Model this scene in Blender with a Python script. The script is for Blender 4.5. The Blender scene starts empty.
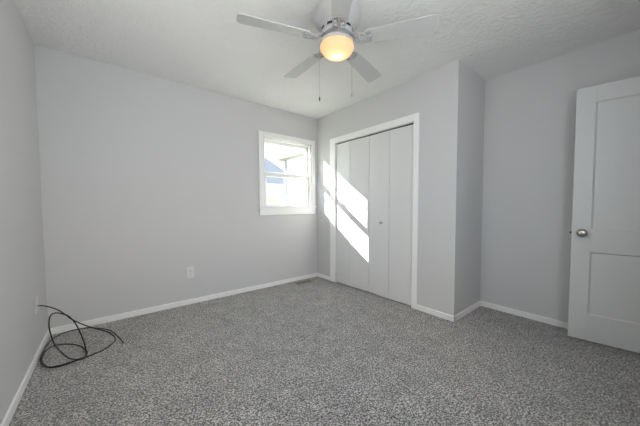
import bpy, bmesh, math, random
from math import sin, cos, pi, radians
from mathutils import Vector, Matrix

# ---------------------------------------------------------------- camera, world, sun, exposure
sc = bpy.context.scene
C = sc.collection
sc.view_settings.view_transform = 'Standard'
sc.view_settings.look = 'None'
sc.view_settings.gamma = 1.0
sc.view_settings.use_curve_mapping = False
sc.view_settings.exposure = 0.0
sc.cycles.use_denoising = True
sc.cycles.max_bounces = 16
sc.cycles.diffuse_bounces = 10
sc.cycles.transparent_max_bounces = 16
sc.cycles.sample_clamp_indirect = 8.0

CAM = Vector((-2.48349, -3.24771, 1.10518))
YAW, PITCH, ROLL = 0.69963, 0.043816, -0.0022031
f_ = Vector((sin(YAW)*cos(PITCH), cos(YAW)*cos(PITCH), -sin(PITCH)))
r_ = Vector((cos(YAW), -sin(YAW), 0)); u_ = r_.cross(f_)
rr = cos(ROLL)*r_ + sin(ROLL)*u_; uu = -sin(ROLL)*r_ + cos(ROLL)*u_
cd = bpy.data.cameras.new('camera'); cam = bpy.data.objects.new('camera', cd); C.objects.link(cam)
cam.matrix_world = Matrix(((rr.x, uu.x, -f_.x, CAM.x), (rr.y, uu.y, -f_.y, CAM.y), (rr.z, uu.z, -f_.z, CAM.z), (0, 0, 0, 1)))
cd.sensor_width = 36.0; cd.lens = 261.375/640*36.0
cd.shift_x = -9.31/640; cd.shift_y = 4.5/640
cd.clip_start = 0.02; cd.clip_end = 400
sc.camera = cam

w = bpy.data.worlds.new('sky'); sc.world = w; w.use_nodes = True
nt = w.node_tree; nt.nodes.clear()
tc = nt.nodes.new('ShaderNodeTexCoord')
nz = nt.nodes.new('ShaderNodeTexNoise'); nz.inputs['Scale'].default_value = 3.0; nz.inputs['Detail'].default_value = 5
rp = nt.nodes.new('ShaderNodeValToRGB'); rp.color_ramp.elements[0].position = 0.40; rp.color_ramp.elements[1].position = 0.60
rp.color_ramp.elements[0].color = (0.62, 0.82, 1.0, 1); rp.color_ramp.elements[1].color = (1.0, 0.985, 0.96, 1)
bg = nt.nodes.new('ShaderNodeBackground'); bg.inputs['Strength'].default_value = 5.2
wo = nt.nodes.new('ShaderNodeOutputWorld')
nt.links.new(tc.outputs['Generated'], nz.inputs['Vector']); nt.links.new(nz.outputs['Fac'], rp.inputs['Fac'])
nt.links.new(rp.outputs['Color'], bg.inputs['Color']); nt.links.new(bg.outputs[0], wo.inputs['Surface'])

SUN = Vector((1.0, -1.33, -0.931)).normalized()
sd = bpy.data.lights.new('sun', 'SUN'); sd.energy = 34.0; sd.angle = radians(0.53); sd.color = (1.0, 0.95, 0.87)
so = bpy.data.objects.new('sun', sd); C.objects.link(so); so.location = (-8, 10, 9)
so.rotation_euler = SUN.to_track_quat('-Z', 'Y').to_euler()

def area(name, loc, direction, sx, sy, e, col=(1, 1, 1)):
    d = bpy.data.lights.new(name, 'AREA'); d.shape = 'RECTANGLE'; d.size = sx; d.size_y = sy; d.energy = e; d.color = col
    o = bpy.data.objects.new(name, d); C.objects.link(o); o.location = loc
    o.rotation_euler = Vector(direction).to_track_quat('-Z', 'Z').to_euler()
    return o
# unseen fill lights added to even out the room: rear, left side and hallway
area('rear_fill', (-1.75, -3.90, 1.55), (0, 1, 0.0), 1.25, 1.0, 18, (1.0, 0.985, 0.96))
area('side_fill', (-2.865, -1.85, 1.5), (1, 0.25, -0.1), 0.95, 1.0, 15.5, (1.0, 0.985, 0.96))
area('hall_fill', (0.25, -4.75, 1.3), (-0.5, 1, 0.25), 1.0, 1.6, 1.5, (1.0, 0.99, 0.97))

# ---------------------------------------------------------------- helpers
def M(name, col, rough=0.5, bump=None, spec=0.5, metal=0.0, var=None, **kw):
    m = bpy.data.materials.new(name); m.use_nodes = True
    n = m.node_tree; b = n.nodes['Principled BSDF']
    b.inputs['Base Color'].default_value = (*col, 1); b.inputs['Roughness'].default_value = rough
    b.inputs['Specular IOR Level'].default_value = spec; b.inputs['Metallic'].default_value = metal
    t = n.nodes.new('ShaderNodeTexCoord')
    if var:     # (scale, amount)
        z = n.nodes.new('ShaderNodeTexNoise'); z.inputs['Scale'].default_value = var[0]; z.inputs['Detail'].default_value = 4
        r = n.nodes.new('ShaderNodeValToRGB'); a = var[1]
        r.color_ramp.elements[0].position = 0.3; r.color_ramp.elements[1].position = 0.7
        r.color_ramp.elements[0].color = (*[c*(1-a) for c in col], 1); r.color_ramp.elements[1].color = (*[min(1, c*(1+a)) for c in col], 1)
        n.links.new(t.outputs['Object'], z.inputs['Vector']); n.links.new(z.outputs['Fac'], r.inputs['Fac']); n.links.new(r.outputs['Color'], b.inputs['Base Color'])
    if bump:    # (scale, strength, distance)
        z = n.nodes.new('ShaderNodeTexNoise'); z.inputs['Scale'].default_value = bump[0]; z.inputs['Detail'].default_value = 5
        bp = n.nodes.new('ShaderNodeBump'); bp.inputs['Strength'].default_value = bump[1]; bp.inputs['Distance'].default_value = bump[2]
        n.links.new(t.outputs['Object'], z.inputs['Vector']); n.links.new(z.outputs['Fac'], bp.inputs['Height']); n.links.new(bp.outputs[0], b.inputs['Normal'])
    return m

def bx(bm, x0, x1, y0, y1, z0, z1, bev=0.0):
    x0, x1 = sorted((x0, x1)); y0, y1 = sorted((y0, y1)); z0, z1 = sorted((z0, z1))
    v = [bm.verts.new((x, y, z)) for z in (z0, z1) for y in (y0, y1) for x in (x0, x1)]
    fs = [bm.faces.new([v[i] for i in q]) for q in ((0, 2, 3, 1), (4, 5, 7, 6), (0, 1, 5, 4), (2, 6, 7, 3), (0, 4, 6, 2), (1, 3, 7, 5))]
    if bev:
        es = list({e for f in fs for e in f.edges})
        bmesh.ops.bevel(bm, geom=es, offset=bev, segments=2, profile=0.5, affect='EDGES')
    return bm

def prism(bm, pts, z0, z1, mat=None):
    """closed polygon pts (x,y) swept z0..z1, then optional matrix"""
    lo = [bm.verts.new((x, y, z0)) for x, y in pts]; hi = [bm.verts.new((x, y, z1)) for x, y in pts]
    n = len(pts)
    bm.faces.new(lo[::-1]); bm.faces.new(hi)
    for i in range(n): bm.faces.new((lo[i], lo[(i+1) % n], hi[(i+1) % n], hi[i]))
    if mat is not None: bmesh.ops.transform(bm, matrix=mat, verts=lo+hi)
    return bm

def lathe(bm, prof, seg=48, mat=None):
    rings = []
    for r, z in prof:
        if r < 1e-6: rings.append([bm.verts.new((0, 0, z))])
        else: rings.append([bm.verts.new((r*cos(2*pi*i/seg), r*sin(2*pi*i/seg), z)) for i in range(seg)])
    for a, b in zip(rings, rings[1:]):
        for i in range(seg):
            j = (i+1) % seg
            if len(a) == 1 and len(b) == 1: continue
            if len(a) == 1: bm.faces.new((a[0], b[j], b[i]))
            elif len(b) == 1: bm.faces.new((a[i], a[j], b[0]))
            else: bm.faces.new((a[i], a[j], b[j], b[i]))
    if mat is not None: bmesh.ops.transform(bm, matrix=mat, verts=[v for r in rings for v in r])
    return bm

def spline(pts, n=8):
    P = [Vector(p) for p in pts]; P = [2*P[0]-P[1]] + P + [2*P[-1]-P[-2]]; out = []
    for i in range(1, len(P)-2):
        a, b, c, d = P[i-1:i+3]
        for k in range(n):
            t = k/n
            out.append(0.5*((2*b)+(c-a)*t+(2*a-5*b+4*c-d)*t*t+(3*b-a-3*c+d)*t**3))
    out.append(P[-2]); return out

def tube(bm, pts, r, seg=10, mat=None):
    P = [Vector(p) for p in pts]; rings = []; up = None; allv = []
    for i, p in enumerate(P):
        t = (P[min(i+1, len(P)-1)]-P[max(i-1, 0)]).normalized()
        if up is None: up = t.orthogonal().normalized()
        up = (up - t*up.dot(t)).normalized(); s = t.cross(up)
        ring = [bm.verts.new(p + r*(cos(2*pi*k/seg)*up + sin(2*pi*k/seg)*s)) for k in range(seg)]
        rings.append(ring); allv += ring
    for a, b in zip(rings, rings[1:]):
        for k in range(seg): bm.faces.new((a[k], a[(k+1) % seg], b[(k+1) % seg], b[k]))
    bm.faces.new(rings[0][::-1]); bm.faces.new(rings[-1])
    if mat is not None: bmesh.ops.transform(bm, matrix=mat, verts=allv)
    return bm

def obj(name, bm, mat, parent=None, smooth=False, loc=None):
    bmesh.ops.recalc_face_normals(bm, faces=bm.faces)
    me = bpy.data.meshes.new(name); bm.to_mesh(me); bm.free()
    if smooth:
        for p in me.polygons: p.use_smooth = True
        me.set_sharp_from_angle(angle=radians(35))
    o = bpy.data.objects.new(name, me); C.objects.link(o)
    for mm in (mat if isinstance(mat, (list, tuple)) else [mat]): me.materials.append(mm)
    if parent is not None: o.parent = parent
    if loc is not None: o.location = loc
    return o

def struct(name, bm, mat, smooth=False):
    o = obj(name, bm, mat, None, smooth); o['kind'] = 'structure'; return o

def estruct(name, loc=(0, 0, 0)):
    o = bpy.data.objects.new(name, None); C.objects.link(o); o.location = loc; o['kind'] = 'structure'; return o

def tag(o, label, cat, group=None):
    o['label'] = label; o['category'] = cat
    if group: o['group'] = group
    return o

def thing(name, label, cat, loc=(0, 0, 0), rot=(0, 0, 0), group=None):
    o = bpy.data.objects.new(name, None); C.objects.link(o); o.location = loc; o.rotation_euler = rot
    return tag(o, label, cat, group)

N = bmesh.new

# ---------------------------------------------------------------- materials
wall_m = M('wall_paint', (0.60, 0.597, 0.60), 0.75, bump=(180, 0.08, 0.002), spec=0.3)
trim_m = M('white_trim_paint', (0.87, 0.87, 0.86), 0.4)
door_m = M('white_door_paint', (0.68, 0.685, 0.68), 0.42, bump=(60, 0.03, 0.001))
closet_m = M('closet_door_paint', (0.70, 0.70, 0.695), 0.45, bump=(40, 0.02, 0.001))
vinyl_m = M('white_window_vinyl', (0.78, 0.78, 0.77), 0.35)
metal_m = M('satin_nickel', (0.42, 0.39, 0.35), 0.28, metal=1.0)
dark_m = M('dark_metal', (0.03, 0.03, 0.03), 0.5)
fan_m = M('fan_white_enamel', (0.50, 0.505, 0.51), 0.5)
blade_m = M('fan_blade_white', (0.53, 0.535, 0.53), 0.4)
iron_m = M('fan_bracket_enamel', (0.38, 0.39, 0.40), 0.3)
plastic_m = M('white_plastic', (0.72, 0.72, 0.71), 0.35)
slot_m = M('dark_slot', (0.03, 0.03, 0.03), 0.6)
cable_m = M('black_cable_jacket', (0.008, 0.008, 0.009), 0.45)
chain_m = M('pull_chain_metal', (0.34, 0.33, 0.32), 0.45)
reg_m = M('tan_register_metal', (0.34, 0.29, 0.25), 0.45)
hall_m = M('hall_paint', (0.55, 0.55, 0.55), 0.8)

ceil_m = M('textured_ceiling', (0.82, 0.82, 0.81), 0.85, spec=0.2)
n = ceil_m.node_tree; b = n.nodes['Principled BSDF']; t = n.nodes['Texture Coordinate']
z1 = n.nodes.new('ShaderNodeTexNoise'); z1.inputs['Scale'].default_value = 13; z1.inputs['Detail'].default_value = 6; z1.inputs['Distortion'].default_value = 1.6
rpp = n.nodes.new('ShaderNodeValToRGB'); rpp.color_ramp.elements[0].position = 0.44; rpp.color_ramp.elements[1].position = 0.60
bp = n.nodes.new('ShaderNodeBump'); bp.inputs['Strength'].default_value = 0.38; bp.inputs['Distance'].default_value = 0.008
n.links.new(t.outputs['Object'], z1.inputs['Vector']); n.links.new(z1.outputs['Fac'], rpp.inputs['Fac']); n.links.new(rpp.outputs['Color'], bp.inputs['Height'])
n.links.new(bp.outputs[0], b.inputs['Normal'])

carpet_m = M('heathered_grey_carpet', (0.2, 0.2, 0.2), 0.95, spec=0.1)
n = carpet_m.node_tree; b = n.nodes['Principled BSDF']; t = n.nodes['Texture Coordinate']
vo = n.nodes.new('ShaderNodeTexVoronoi'); vo.inputs['Scale'].default_value = 170
sx = n.nodes.new('ShaderNodeSeparateColor'); n.links.new(t.outputs['Object'], vo.inputs['Vector']); n.links.new(vo.outputs['Color'], sx.inputs[0])
zc = n.nodes.new('ShaderNodeTexNoise'); zc.inputs['Scale'].default_value = 95; zc.inputs['Detail'].default_value = 3; zc.inputs['Roughness'].default_value = 0.7
n.links.new(t.outputs['Object'], zc.inputs['Vector'])
za = n.nodes.new('ShaderNodeMath'); za.operation = 'MULTIPLY_ADD'; za.inputs[1].default_value = 0.36     # tuft colour + clump
n.links.new(sx.outputs[0], za.inputs[0])
zd = n.nodes.new('ShaderNodeMath'); zd.operation = 'MULTIPLY_ADD'; zd.inputs[1].default_value = 1.5; zd.inputs[2].default_value = -0.44
n.links.new(zc.outputs['Fac'], zd.inputs[0]); n.links.new(zd.outputs[0], za.inputs[2])
ra = n.nodes.new('ShaderNodeValToRGB'); e = ra.color_ramp.elements
e[0].position = 0.31; e[0].color = (0.025, 0.024, 0.023, 1); e[1].position = 0.70; e[1].color = (0.66, 0.64, 0.625, 1)
em = ra.color_ramp.elements.new(0.5); em.color = (0.20, 0.194, 0.189, 1)
zb = n.nodes.new('ShaderNodeTexNoise'); zb.inputs['Scale'].default_value = 7; zb.inputs['Detail'].default_value = 5
rb = n.nodes.new('ShaderNodeMapRange'); rb.inputs['From Min'].default_value = 0.3; rb.inputs['From Max'].default_value = 0.7
rb.inputs['To Min'].default_value = 0.80; rb.inputs['To Max'].default_value = 1.20
mx = n.nodes.new('ShaderNodeVectorMath'); mx.operation = 'SCALE'
bp = n.nodes.new('ShaderNodeBump'); bp.inputs['Strength'].default_value = 0.9; bp.inputs['Distance'].default_value = 0.01
n.links.new(t.outputs['Object'], zb.inputs['Vector'])
n.links.new(za.outputs[0], ra.inputs['Fac']); n.links.new(zb.outputs['Fac'], rb.inputs['Value'])
n.links.new(ra.outputs['Color'], mx.inputs[0]); n.links.new(rb.outputs[0], mx.inputs['Scale'])
n.links.new(mx.outputs[0], b.inputs['Base Color'])
b.inputs['Sheen Weight'].default_value = 0.7; b.inputs['Sheen Roughness'].default_value = 0.35; b.inputs['Sheen Tint'].default_value = (1.0, 0.98, 0.96, 1)
n.links.new(za.outputs[0], bp.inputs['Height']); n.links.new(bp.outputs[0], b.inputs['Normal'])

glass_m = bpy.data.materials.new('window_glass'); glass_m.use_nodes = True
n = glass_m.node_tree; n.nodes.clear()
tr = n.nodes.new('ShaderNodeBsdfTransparent'); tr.inputs[0].default_value = (0.97, 0.985, 0.98, 1)
gl = n.nodes.new('ShaderNodeBsdfGlossy'); gl.inputs['Roughness'].default_value = 0.02
mi = n.nodes.new('ShaderNodeMixShader'); mi.inputs[0].default_value = 0.06; ou = n.nodes.new('ShaderNodeOutputMaterial')
n.links.new(tr.outputs[0], mi.inputs[1]); n.links.new(gl.outputs[0], mi.inputs[2]); n.links.new(mi.outputs[0], ou.inputs[0])

bowl_m = bpy.data.materials.new('frosted_amber_glass'); bowl_m.use_nodes = True
n = bowl_m.node_tree; n.nodes.clear()
tl = n.nodes.new('ShaderNodeBsdfTranslucent'); tl.inputs[0].default_value = (1.0, 0.72, 0.48, 1)
pb = n.nodes.new('ShaderNodeBsdfPrincipled'); pb.inputs['Base Color'].default_value = (0.85, 0.72, 0.55, 1); pb.inputs['Roughness'].default_value = 0.25
mi = n.nodes.new('ShaderNodeMixShader'); mi.inputs[0].default_value = 0.35; ou = n.nodes.new('ShaderNodeOutputMaterial')
n.links.new(tl.outputs[0], mi.inputs[1]); n.links.new(pb.outputs[0], mi.inputs[2]); n.links.new(mi.outputs[0], ou.inputs[0])

# ---------------------------------------------------------------- room shell
H = 2.44; W = 2.9168; L = 2.1377; D = 0.6345; T = 0.13; YR = -3.68
# window opening in the far wall
WX0, WX1, WZ0, WZ1 = -0.90, -0.11, 1.07, 2.03
CY0, CY1, CZ = -0.436, -1.689, 1.992      # closet opening
SX0, SX1, SZ0, SZ1 = -2.4, -1.1, 1.0, 2.1  # added unseen window, behind the camera
DX0, DX1, DZ = -0.30, 0.54, 2.05           # doorway in the rear wall

g = N(); bx(g, -W-T, D+T, YR-T, T, -0.12, 0.0); struct('floor', g, carpet_m)
g = N(); bx(g, -W-T, D+T, YR-T, T, H, H+0.1); struct('ceiling', g, ceil_m)
g = N()
bx(g, -W-T, WX0, 0, T, 0, H); bx(g, WX1, D+T, 0, T, 0, H); bx(g, WX0, WX1, 0, T, 0, WZ0); bx(g, WX0, WX1, 0, T, WZ1, H)
struct('wall_back', g, wall_m)
g = N()
bx(g, -W-T, -W, 0, YR-T, 0, H)
struct('wall_left', g, wall_m)
g = N()
bx(g, 0, 0.11, 0, CY0, 0, H); bx(g, 0, 0.11, CY1, -L, 0, H); bx(g, 0, 0.11, CY0, CY1, CZ, H); bx(g, 0.11, D, -L, -L+0.11, 0, H)
struct('wall_closet', g, wall_m)
g = N(); bx(g, D, D+T, 0, YR-T, 0, H); struct('wall_right', g, wall_m)
g = N()
bx(g, -W, SX0, YR-T, YR, 0, H); bx(g, SX1, DX0, YR-T, YR, 0, H); bx(g, SX0, SX1, YR-T, YR, 0, SZ0); bx(g, SX0, SX1, YR-T, YR, SZ1, H); bx(g, DX1, D, YR-T, YR, 0, H); bx(g, DX0, DX1, YR-T, YR, DZ, H)
struct('wall_front', g, wall_m)
# unseen hallway behind the doorway, added as a way in for fill light
g = N(); bx(g, -0.95, D+T, -5.0, YR-T, -0.12, 0); struct('floor_hallway', g, carpet_m)
g = N(); bx(g, -0.95, D+T, -5.0, YR-T, H, H+0.1); struct('ceiling_hallway', g, ceil_m)
g = N(); bx(g, -0.95, D+T, -5.1, -5.0, 0, H); bx(g, -1.05, -0.95, -5.1, YR-T, 0, H); bx(g, D+T, D+T+0.1, -5.1, YR-T, 0, H)
struct('wall_hallway', g, hall_m)

# baseboards (height seen above the carpet)
BH, BT = 0.056, 0.013
def base(name, segs):
    g = N()
    for x0, x1, y0, y1 in segs: bx(g, x0, x1, y0, y1, 0, BH, 0.003)
    struct(name, g, trim_m)
base('baseboard_back', [(-W, 0, 0, -BT)])
base('baseboard_left', [(-W, -W+BT, 0, YR)])
base('baseboard_closet', [(0, -BT, 0, -0.330), (0, -BT, -1.752, -L-BT), (-BT, D, -L, -L-BT)])
base('baseboard_right', [(D, D-BT, -L, YR)])
base('baseboard_front', [(-W, DX0-0.065, YR, YR+BT)])

# closet casing and jambs
g = N()
bx(g, -0.016, 0, -0.330, CY0, 0, 2.068, 0.003); bx(g, -0.016, 0, CY1, -1.750, 0, 2.068, 0.003); bx(g, -0.0165, 0, CY0, CY1, CZ, 2.068, 0.003)
bx(g, 0.0, 0.11, CY0, CY0-0.004, 0, CZ); bx(g, 0.0, 0.11, CY1, CY1+0.004, 0, CZ); bx(g, 0.0, 0.11, CY0, CY1, CZ-0.004, CZ)
struct('trim_1', g, trim_m)
g = N(); bx(g, 0.020, 0.050, CY0-0.01, CY1+0.01, CZ-0.02, CZ-0.0045); struct('trim_2', g, dark_m)   # bifold track
# doorway casing
g = N()
bx(g, DX0-0.065, DX0, YR, YR+0.016, 0, DZ+0.065, 0.003); bx(g, DX1, DX1+0.065, YR, YR+0.016, 0, DZ+0.065, 0.003); bx(g, DX0, DX1, YR, YR+0.0165, DZ, DZ+0.065, 0.003)
struct('trim_3', g, trim_m)

# ---------------------------------------------------------------- window in the far wall
win = estruct('window_1', (-0.505, 0, 1.5))
def wobj(name, g, m, parent=None, **k):
    o = obj(name, g, m, None, **k)
    o.parent = parent or win
    o.matrix_parent_inverse = (Matrix.Translation(win.location)).inverted()
    return o
g = N()
cw = 0.062
bx(g, WX0-cw, WX0, -0.018, 0, 1.045, WZ1+cw, 0.003); bx(g, WX1, WX1+cw, -0.018, 0, 1.045, WZ1+cw, 0.003); bx(g, WX0, WX1, -0.018, 0, WZ1, WZ1+cw, 0.003)
bx(g, WX0-cw-0.004, WX1+cw+0.004, -0.023, 0, WZ1+cw-0.012, WZ1+cw+0.003, 0.003)
wobj('window_casing', g, trim_m)
g = N(); bx(g, WX0-cw-0.012, WX1+cw+0.012, -0.034, 0.0, 1.085, 1.105, 0.004); bx(g, WX0, WX1, 0.0, 0.05, 1.085, 1.105)
wobj('window_sill', g, trim_m)
g = N(); bx(g, WX0-cw, WX1+cw, -0.016, 0, 0.985, 1.0855, 0.003); wobj('window_apron', g, trim_m)
g = N()
bx(g, WX0, WX0+0.022, 0.0, T, 1.07, WZ1); bx(g, WX1-0.022, WX1, 0.0, T, 1.07, WZ1); bx(g, WX0, WX1, 0.0, T, WZ1-0.02, WZ1); bx(g, WX0, WX1, 0.05, T, 1.07, 1.1)
wobj('window_frame', g, vinyl_m)
def sash(y, z0, z1, rb, rt, rs):
    g = N(); x0, x1 = WX0+0.022, WX1-0.022
    st = 0.040
    bx(g, x0, x0+st, y-0.016, y+0.016, z0, z1, 0.003); bx(g, x1-st+rs, x1, y-0.016, y+0.016, z0, z1, 0.003)
    bx(g, x0+st, x1-st+rs, y-0.015, y+0.015, z0, z0+rb, 0.003); bx(g, x0+st, x1-st+rs, y-0.015, y+0.015, z1-rt, z1, 0.003)
    s = wobj('sash', g, vinyl_m)
    g = N(); bx(g, x0+st-0.004, x1-st+rs+0.004, y-0.002, y+0.002, z0+rb-0.004, z1-rt+0.004)
    p = obj('pane', g, glass_m, s)
    return s
lo = sash(0.045, 1.1, 1.565, 0.034, 0.050, 0.0)
up = sash(0.088, 1.515, WZ1-0.02, 0.062, 0.040, 0.018)
g = N(); bx(g, -0.53, -0.47, 0.026, 0.06, 1.565, 1.576, 0.003); bx(g, -0.51, -0.485, 0.02, 0.05, 1.575, 1.592, 0.003)
wobj('latch', g, vinyl_m)
g = N(); bx(g, WX1-0.0235, WX1-0.0215, 0.062, 0.071, 1.58, WZ1-0.02); wobj('sash_track', g, dark_m)

# unseen second window, added in the rear wall to let in the fill light
g = N()
bx(g, SX0-0.06, SX0, YR, YR+0.018, SZ0-0.06, SZ1+0.06); bx(g, SX1, SX1+0.06, YR, YR+0.018, SZ0-0.06, SZ1+0.06)
bx(g, SX0, SX1, YR, YR+0.018, SZ1, SZ1+0.06); bx(g, SX0, SX1, YR, YR+0.018, SZ0-0.06, SZ0)
bx(g, SX0, SX0+0.05, YR-0.08, YR-0.04, SZ0, SZ1); bx(g, SX1-0.05, SX1, YR-0.08, YR-0.04, SZ0, SZ1)
for zz in (SZ0, 1.53, SZ1-0.05): bx(g, SX0+0.05, SX1-0.05, YR-0.08, YR-0.04, zz, zz+0.05)
struct('window_2_added', g, vinyl_m)

# unseen third window, added behind the side fill light: casing and drawn white shade
g = N(); yA, yB, zA, zB = -1.32, -2.40, 0.98, 2.12; x0 = -W
bx(g, x0, x0+0.02, yA+0.06, yA, zA-0.06, zB+0.06); bx(g, x0, x0+0.02, yB, yB-0.06, zA-0.06, zB+0.06)
bx(g, x0, x0+0.02, yA, yB, zB, zB+0.06); bx(g, x0, x0+0.02, yA, yB, zA-0.06, zA)
bx(g, x0, x0+0.012, yA, yB, zA, zB)
tube(g, [(x0+0.025, yA-0.01, zB-0.03), (x0+0.025, yB+0.01, zB-0.03)], 0.022, 12)
struct('window_3_added', g, vinyl_m)

# ---------------------------------------------------------------- closet bifold doors
pts = [(0.008, CY0-0.009), (-0.004, -0.733), (0.010, -1.058), (0.000, -1.374), (0.014, CY1+0.008)]
def panel(a, bb, name, parent, z0=0.012, z1=CZ-0.021, th=0.028):
    a, bb = Vector((*a, 0)), Vector((*bb, 0)); d = (bb-a); ln = d.length; d.normalize(); a = a+d*0.002; ln -= 0.004
    g = N(); bx(g, 0, ln, 0, th, z0, z1, 0.002)
    o = obj(name, g, closet_m, parent)
    # local x along the panel, local y away from the room
    o.matrix_local = Matrix(((d.x, -d.y, 0, a.x), (d.y, d.x, 0, a.y), (0, 0, 1, 0), (0, 0, 0, 1)))
    return o, d
for i, lab in ((0, 'plain white bifold closet door pair nearest the window, crossed by the sun patch'),
               (2, 'plain white bifold closet door pair with a small knob, away from the window')):
    root = thing('bifold_door', lab, 'closet door', (pts[i][0], pts[i][1], 0), group=None)
    loc = Vector((pts[i][0], pts[i][1], 0))
    for j in (i, i+1):
        a = (pts[j][0]-loc.x, pts[j][1]-loc.y); c = (pts[j+1][0]-loc.x, pts[j+1][1]-loc.y)
        o, d = panel(a, c, 'door_panel', root)
        if j == 2:
            g = N(); mt = Matrix.Translation((0.205, 0, 0.905)) @ Matrix.Rotation(radians(90), 4, 'X')
            lathe(g, [(0, 0.0), (0.011, 0.0), (0.007, 0.008), (0.008, 0.014), (0.015, 0.02), (0.017, 0.028), (0.012, 0.034), (0, 0.036)], 24, mt)
            obj('knob', g, metal_m, o, True)

# ---------------------------------------------------------------- open door at right
ang = math.atan2(-0.989, 0.1479)
door = estruct('door_1', (0.4176, -2.8922, 0.0)); door.rotation_euler = (0, 0, ang)
# local x runs from the free edge towards the hinge, local y = +  is ... the wall side
LW, Z0, Z1, TH = 0.765, 0.016, 2.035, 0.035
px0, px1 = 0.112, LW-0.112
zs = [(0.227, 0.735), (0.915, 1.912)]
g = N()
bx(g, 0, px0, 0, TH, Z0, Z1, 0.0015); bx(g, px1, LW, 0, TH, Z0, Z1, 0.0015)
bx(g, px0, px1, 0.0, TH, Z0, zs[0][0]); bx(g, px0, px1, 0.0, TH, zs[0][1], zs[1][0]); bx(g, px0, px1, 0.0, TH, zs[1][1], Z1)
ST = obj('door_frame', g, door_m, door)
for za_, zb_ in zs:
    g = N(); e_ = 0.011
    o4 = [(px0, za_), (px1, za_), (px1, zb_), (px0, zb_)]; i4 = [(px0+e_, za_+e_), (px1-e_, za_+e_), (px1-e_, zb_-e_), (px0+e_, zb_-e_)]
    for ys, yi in ((0.0, 0.010), (TH, TH-0.010)):
        ov = [g.verts.new((x, ys, z)) for x, z in o4]; iv = [g.verts.new((x, yi, z)) for x, z in i4]
        for k in range(4): g.faces.new((ov[k], ov[(k+1) % 4], iv[(k+1) % 4], iv[k]))
        g.faces.new(iv)
    obj('door_panel', g, door_m, door)
kx, kz = 0.060, 0.884
knob_prof = [(0.0, 0.0), (0.033, 0.0), (0.033, 0.004), (0.028, 0.008), (0.013, 0.012), (0.011, 0.030), (0.020, 0.036), (0.027, 0.046), (0.028, 0.056), (0.022, 0.064), (0.010, 0.067), (0, 0.0675)]
for s in (-1, 1):
    g = N(); mt = Matrix.Translation((kx, 0 if s < 0 else TH, kz)) @ Matrix.Rotation(radians(90 if s < 0 else -90), 4, 'X')
    lathe(g, knob_prof, 32, mt); k = obj('door_knob', g, metal_m, door, True)
g = N(); bx(g, -0.012, 0.004, 0.011, 0.024, kz-0.008, kz+0.008, 0.002); obj('latch_bolt', g, dark_m, door)
for hz in (0.25, 1.0, 1.8):
    g = N(); tube(g, [(LW+0.004, TH+0.004, hz-0.045), (LW+0.004, TH+0.004, hz+0.045)], 0.006, 12); obj('hinge', g, metal_m, door, True)

# ---------------------------------------------------------------- ceiling fan
FX, FY = -1.2428, -1.8606
fan = thing('ceiling_fan', 'white five-blade flush-mount ceiling fan with a lit amber glass bowl', 'ceiling fan', (FX, FY, H))
g = N()
lathe(g, [(0, 0), (0.150, 0), (0.158, -0.010), (0.160, -0.050), (0.152, -0.078), (0.128, -0.098), (0.112, -0.110), (0.108, -0.118), (0.108, -0.150), (0.098, -0.164), (0, -0.168)], 64)
hs = obj('motor_housing', g, fan_m, fan, True)
for k in range(10):      # cooling slots round the lower drum
    a0 = 2*pi*k/10 + 0.2
    g = N(); nseg = 6; vin = []
    for q in range(nseg+1):
        a = a0 + 0.36*q/nseg
        for zz in (-0.125, -0.141): vin.append(g.verts.new((0.1092*cos(a), 0.1092*sin(a), zz)))
    for q in range(nseg): g.faces.new((vin[2*q], vin[2*q+1], vin[2*q+3], vin[2*q+2]))
    bmesh.ops.solidify(g, geom=g.faces[:], thickness=0.001)
    obj('vent_slot', g, dark_m, hs)
g = N(); lathe(g, [(0, -0.165), (0.060, -0.165), (0.064, -0.175), (0.064, -0.196), (0.095, -0.200), (0.112, -0.204), (0.118, -0.210), (0.118, -0.222), (0.108, -0.226), (0.0, -0.2262)], 64)
obj('light_fitter', g, fan_m, fan, True)
# glass bowl: open shell, the bulb shines through it
g = N(); prof = [(0.112, -0.226), (0.116, -0.234), (0.1175, -0.242), (0.115, -0.252), (0.108, -0.264), (0.098, -0.276), (0.084, -0.287), (0.067, -0.295), (0.046, -0.301), (0.024, -0.304), (0.0, -0.305)]
lathe(g, prof, 64); bowl = obj('glass_bowl', g, bowl_m, fan, True)
bl = bpy.data.lights.new('bulb', 'POINT'); bl.energy = 0.36; bl.color = (1.0, 0.80, 0.57); bl.shadow_soft_size = 0.015
bo = bpy.data.objects.new('bulb', bl); C.objects.link(bo); bo.parent = fan; bo.location = (0.0, 0.0, -0.272)

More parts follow.
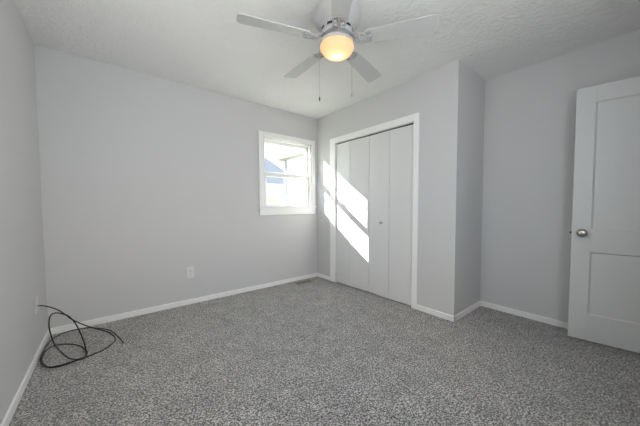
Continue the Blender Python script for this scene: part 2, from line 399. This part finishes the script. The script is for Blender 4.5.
BZ = -0.196; R0, R1 = 0.20, 0.655
def blade_mesh():
    g = N(); out = []
    w0, w1 = 0.052, 0.068
    def corner(cx, cy, r, a0, a1):
        for k in range(5):
            a = a0+(a1-a0)*k/4; out.append((cx+r*cos(a), cy+r*sin(a)))
    corner(R1-0.028, w1-0.028, 0.028, pi/2, 0); corner(R1-0.028, -w1+0.028, 0.028, 0, -pi/2)
    corner(R0+0.012, -w0+0.012, 0.012, -pi/2, -pi); corner(R0+0.012, w0-0.012, 0.012, pi, pi/2)
    prism(g, out[::-1], -0.003, 0.003)
    bmesh.ops.bevel(g, geom=[e for e in g.edges if abs(e.verts[0].co.z-e.verts[1].co.z) < 1e-6], offset=0.0012, segments=1, affect='EDGES')
    return g
def iron_mesh():
    g = N()
    # arm stepping down from the motor, then a pair of open scrolls and a plate under the blade root
    tube(g, spline([(0.085, 0, 0.045), (0.105, 0, 0.030), (0.120, 0, 0.010), (0.145, 0, -0.002), (0.185, 0, -0.006), (0.235, 0, -0.0065)], 5), 0.007, 8)
    for s in (-1, 1):
        tube(g, spline([(0.110, 0.006*s, 0.018), (0.128, 0.030*s, 0.006), (0.152, 0.040*s, -0.004), (0.176, 0.032*s, -0.006), (0.182, 0.014*s, -0.006), (0.166, 0.006*s, -0.006), (0.154, 0.014*s, -0.006), (0.158, 0.024*s, -0.006)], 5), 0.0045, 8)
        tube(g, spline([(0.178, 0.030*s, -0.006), (0.196, 0.040*s, -0.0065), (0.222, 0.040*s, -0.0065), (0.232, 0.028*s, -0.0065), (0.222, 0.018*s, -0.0065), (0.212, 0.024*s, -0.0065)], 5), 0.0042, 8)
    for x, y in ((0.215, 0.036), (0.215, -0.036), (0.238, 0)):
        lathe(g, [(0, -0.0105), (0.009, -0.0105), (0.010, -0.006), (0.010, -0.003), (0, -0.003)], 16, Matrix.Translation((x, y, 0)))
    return g
BP = radians(-13)
first = None
for k in range(5):
    a = radians(160.39) - k*radians(72)
    if first is None:
        bl_ = obj('blade', blade_mesh(), blade_m, fan); ir = obj('blade_bracket', iron_mesh(), iron_m, bl_, True)
        first = (bl_, ir)
    else:
        bl_ = first[0].copy(); C.objects.link(bl_); bl_.parent = fan
        ir = first[1].copy(); C.objects.link(ir); ir.parent = bl_
    bl_.matrix_local = Matrix.Translation((0, 0, BZ)) @ Matrix.Rotation(a, 4, 'Z') @ Matrix.Rotation(BP, 4, 'X')
# pull chains, either side of the fitter as seen from the camera
rv = Vector((rr.x, rr.y, 0)).normalized()
for s, zb_, rad in ((-0.122, -0.575, 0.0016), (0.103, -0.545, 0.0011)):
    g = N(); p = rv*s
    tube(g, [(p.x, p.y, -0.215), (p.x, p.y, zb_)], rad, 6)
    kk = 0
    zz = -0.23
    while zz > zb_:
        bmesh.ops.create_icosphere(g, subdivisions=1, radius=rad*1.7, matrix=Matrix.Translation((p.x, p.y, zz))); zz -= 0.008
    ch = obj('pull_chain', g, chain_m, fan)
    g = N(); lathe(g, [(0, 0.004), (0.003, 0.002), (0.0055, -0.008), (0.006, -0.018), (0.004, -0.026), (0, -0.028)], 16, Matrix.Translation((p.x, p.y, zb_)))
    obj('pull_knob', g, dark_m if s < 0 else chain_m, ch, True)

# ---------------------------------------------------------------- wall outlet
out = thing('wall_outlet', 'white duplex power outlet low on the wall left of the window', 'outlet', (-1.804, 0, 0.360))
g = N(); bx(g, -0.039, 0.039, -0.007, 0, -0.062, 0.062, 0.003); pl = obj('cover_plate', g, plastic_m, out)
for s in (-1, 1):
    g = N(); prism(g, [(0.017*cos(a)*1.0, 0.0145*sin(a)) for a in [2*pi*k/24 for k in range(24)]], 0, 0.0025, Matrix.Translation((0, -0.0069, s*0.0195)) @ Matrix.Rotation(radians(90), 4, 'X'))
    rc = obj('receptacle', g, plastic_m, out)
    g = N()
    for dx in (-0.0065, 0.0065): bx(g, dx-0.0012, dx+0.0012, -0.0102, -0.009, s*0.0195-0.001, s*0.0195+0.008)
    bx(g, -0.0022, 0.0022, -0.0102, -0.009, s*0.0195-0.010, s*0.0195-0.006)
    obj('slot', g, slot_m, rc)
g = N(); lathe(g, [(0, 0.0015), (0.003, 0.001), (0.0035, 0)], 12, Matrix.Translation((0, -0.007, 0)) @ Matrix.Rotation(radians(90), 4, 'X')); obj('screw', g, metal_m, out)

# cable wall plate on the left wall
cp = thing('cable_wall_plate', 'blank white wall plate on the left wall that the black cable hangs from', 'wall plate', (-W, -0.405, 0.385))
g = N(); bx(g, 0, 0.006, -0.037, 0.037, -0.06, 0.06, 0.0025); obj('cover_plate', g, M('painted_plate', (0.65, 0.65, 0.65), 0.5), cp)
g = N(); tube(g, [(0.005, 0, -0.012), (0.016, 0, -0.012)], 0.0055, 6); obj('socket', g, metal_m, cp)

# ---------------------------------------------------------------- black cable
pth = [(-2.903, -0.405, 0.373), (-2.885, -0.40, 0.366), (-2.862, -0.37, 0.345), (-2.812, -0.35, 0.300), (-2.770, -0.35, 0.248), (-2.737, -0.35, 0.203), (-2.681, -0.35, 0.149), (-2.622, -0.35, 0.102), (-2.556, -0.345, 0.055), (-2.512, -0.335, 0.016),
       (-2.484, -0.415, 0.006), (-2.479, -0.506, 0.006), (-2.511, -0.580, 0.006), (-2.558, -0.635, 0.006), (-2.613, -0.659, 0.006), (-2.655, -0.675, 0.008), (-2.702, -0.690, 0.018),
       (-2.738, -0.678, 0.040), (-2.772, -0.665, 0.087), (-2.801, -0.653, 0.142), (-2.819, -0.641, 0.214), (-2.828, -0.628, 0.283), (-2.822, -0.616, 0.338), (-2.799, -0.604, 0.353), (-2.761, -0.592, 0.331),
       (-2.732, -0.579, 0.301), (-2.703, -0.567, 0.240), (-2.680, -0.555, 0.159), (-2.661, -0.548, 0.070), (-2.650, -0.580, 0.018), (-2.648, -0.630, 0.008), (-2.660, -0.690, 0.010), (-2.705, -0.715, 0.016), (-2.775, -0.716, 0.010),
       (-2.830, -0.680, 0.007), (-2.874, -0.580, 0.007), (-2.890, -0.483, 0.007), (-2.888, -0.382, 0.007), (-2.862, -0.315, 0.007), (-2.820, -0.302, 0.007), (-2.756, -0.343, 0.006), (-2.692, -0.436, 0.006), (-2.656, -0.530, 0.006),
       (-2.641, -0.610, 0.008), (-2.652, -0.690, 0.014), (-2.702, -0.722, 0.022), (-2.775, -0.724, 0.019), (-2.834, -0.688, 0.016), (-2.880, -0.587, 0.015), (-2.893, -0.469, 0.016),
       (-2.893, -0.289, 0.013), (-2.872, -0.150, 0.012), (-2.835, -0.078, 0.010), (-2.782, -0.040, 0.008), (-2.717, -0.040, 0.007), (-2.649, -0.064, 0.006), (-2.579, -0.144, 0.006), (-2.510, -0.252, 0.008), (-2.465, -0.409, 0.007), (-2.441, -0.517, 0.006), (-2.427, -0.601, 0.006)]
g = N(); tube(g, spline(pth, 6), 0.0041, 10)
cb = obj('coaxial_cable', g, cable_m, None, True); tag(cb, 'loose black cable looped on the carpet in the left corner', 'cable')

# ---------------------------------------------------------------- floor register
rg = thing('floor_register', 'small tan metal floor register in the carpet under the window', 'floor vent', (-0.355, -0.145, 0))
g = N(); x, y = 0.140, 0.052
bx(g, -x, x, -y, -y+0.014, 0, 0.006, 0.002); bx(g, -x, x, y-0.014, y, 0, 0.006, 0.002); bx(g, -x, -x+0.016, -y+0.014, y-0.014, 0, 0.006, 0.002); bx(g, x-0.016, x, -y+0.014, y-0.014, 0, 0.006, 0.002)
for k in range(15):
    xx = -x+0.024+k*0.0165; bx(g, xx-0.002, xx+0.002, -y+0.012, y-0.012, 0.001, 0.005)
obj('grille', g, reg_m, rg)
g = N(); bx(g, -x+0.01, x-0.01, -y+0.01, y-0.01, 0, 0.0012); obj('duct_opening', g, slot_m, rg)

# ---------------------------------------------------------------- outside the window
grass_m = M('lawn', (0.16, 0.18, 0.10), 0.9, var=(6, 0.3))
siding_m = M('white_siding', (0.80, 0.80, 0.79), 0.6)
roof_m = M('grey_blue_shingles', (0.125, 0.13, 0.155), 0.85, var=(9, 0.25))
gdoor_m = M('garage_door_cream', (0.30, 0.27, 0.25), 0.6)
pipe_m = M('grey_pipe', (0.24, 0.25, 0.26), 0.6)
g = N(); bx(g, -30, 40, 0.3, 60, -0.5, -0.35); struct('ground', g, grass_m)

gar = thing('garage', 'small white garage with a grey-blue hip roof seen through the window', 'garage', (5.0, 9.0, -0.35))
g = N(); bx(g, -4.6, 0.5, 0, 5.0, 0, 2.5); obj('wall', g, siding_m, gar)
g = N()
ze, zr = 2.55, 4.72
v = [(-5.0, -0.4, ze), (0.9, -0.4, ze), (0.9, 5.4, ze), (-5.0, 5.4, ze), (-2.6, 2.5, zr), (-0.7, 2.5, zr)]
vv = [g.verts.new(p) for p in v]
for q in ((0, 1, 5, 4), (1, 2, 5), (2, 3, 4, 5), (3, 0, 4), (3, 2, 1, 0)): g.faces.new([vv[i] for i in q])
rf = obj('roof', g, roof_m, gar)
g = N(); bx(g, -5.02, 0.92, -0.45, -0.38, 2.40, 2.56); obj('fascia', g, siding_m, gar)
g = N(); bx(g, -3.6, -0.75, -0.05, 0.0, 0, 1.95); gd = obj('garage_door', g, gdoor_m, gar)
g = N(); bx(g, -3.75, -0.6, -0.07, 0.0, 1.95, 2.07); bx(g, -0.75, -0.6, -0.07, 0, 0, 1.95); bx(g, -3.75, -3.6, -0.07, 0, 0, 1.95); obj('door_trim', g, siding_m, gar)

nb = thing('neighboring_house', 'bright white house wall with an overhanging eave at the right of the window view', 'house', (2.42, 5.0, -0.35))
g = N(); bx(g, 0, 6, -3.6, 0, 0, 3.22); obj('wall', g, siding_m, nb)
g = N(); prism(g, [(-0.32, 3.20), (-0.32, 3.10), (6.3, 3.10), (6.3, 3.20), (3.0, 4.3)], -0.3, 3.9, Matrix.Rotation(radians(90), 4, 'X')); obj('roof', g, M('pale_roof', (0.30, 0.30, 0.29), 0.8), nb)
g = N(); tube(g, [(-0.05, -0.05, 0.0), (-0.05, -0.05, 3.1)], 0.045, 10); obj('downspout', g, pipe_m, nb)
g = N(); tube(g, spline([(-5, 8.5, 4.1), (-1.5, 7.2, 3.35), (2.25, 5.2, 3.0)], 8), 0.018, 6); wr = obj('service_cable', g, pipe_m, nb); wr.matrix_parent_inverse = Matrix.Translation(nb.location).inverted()
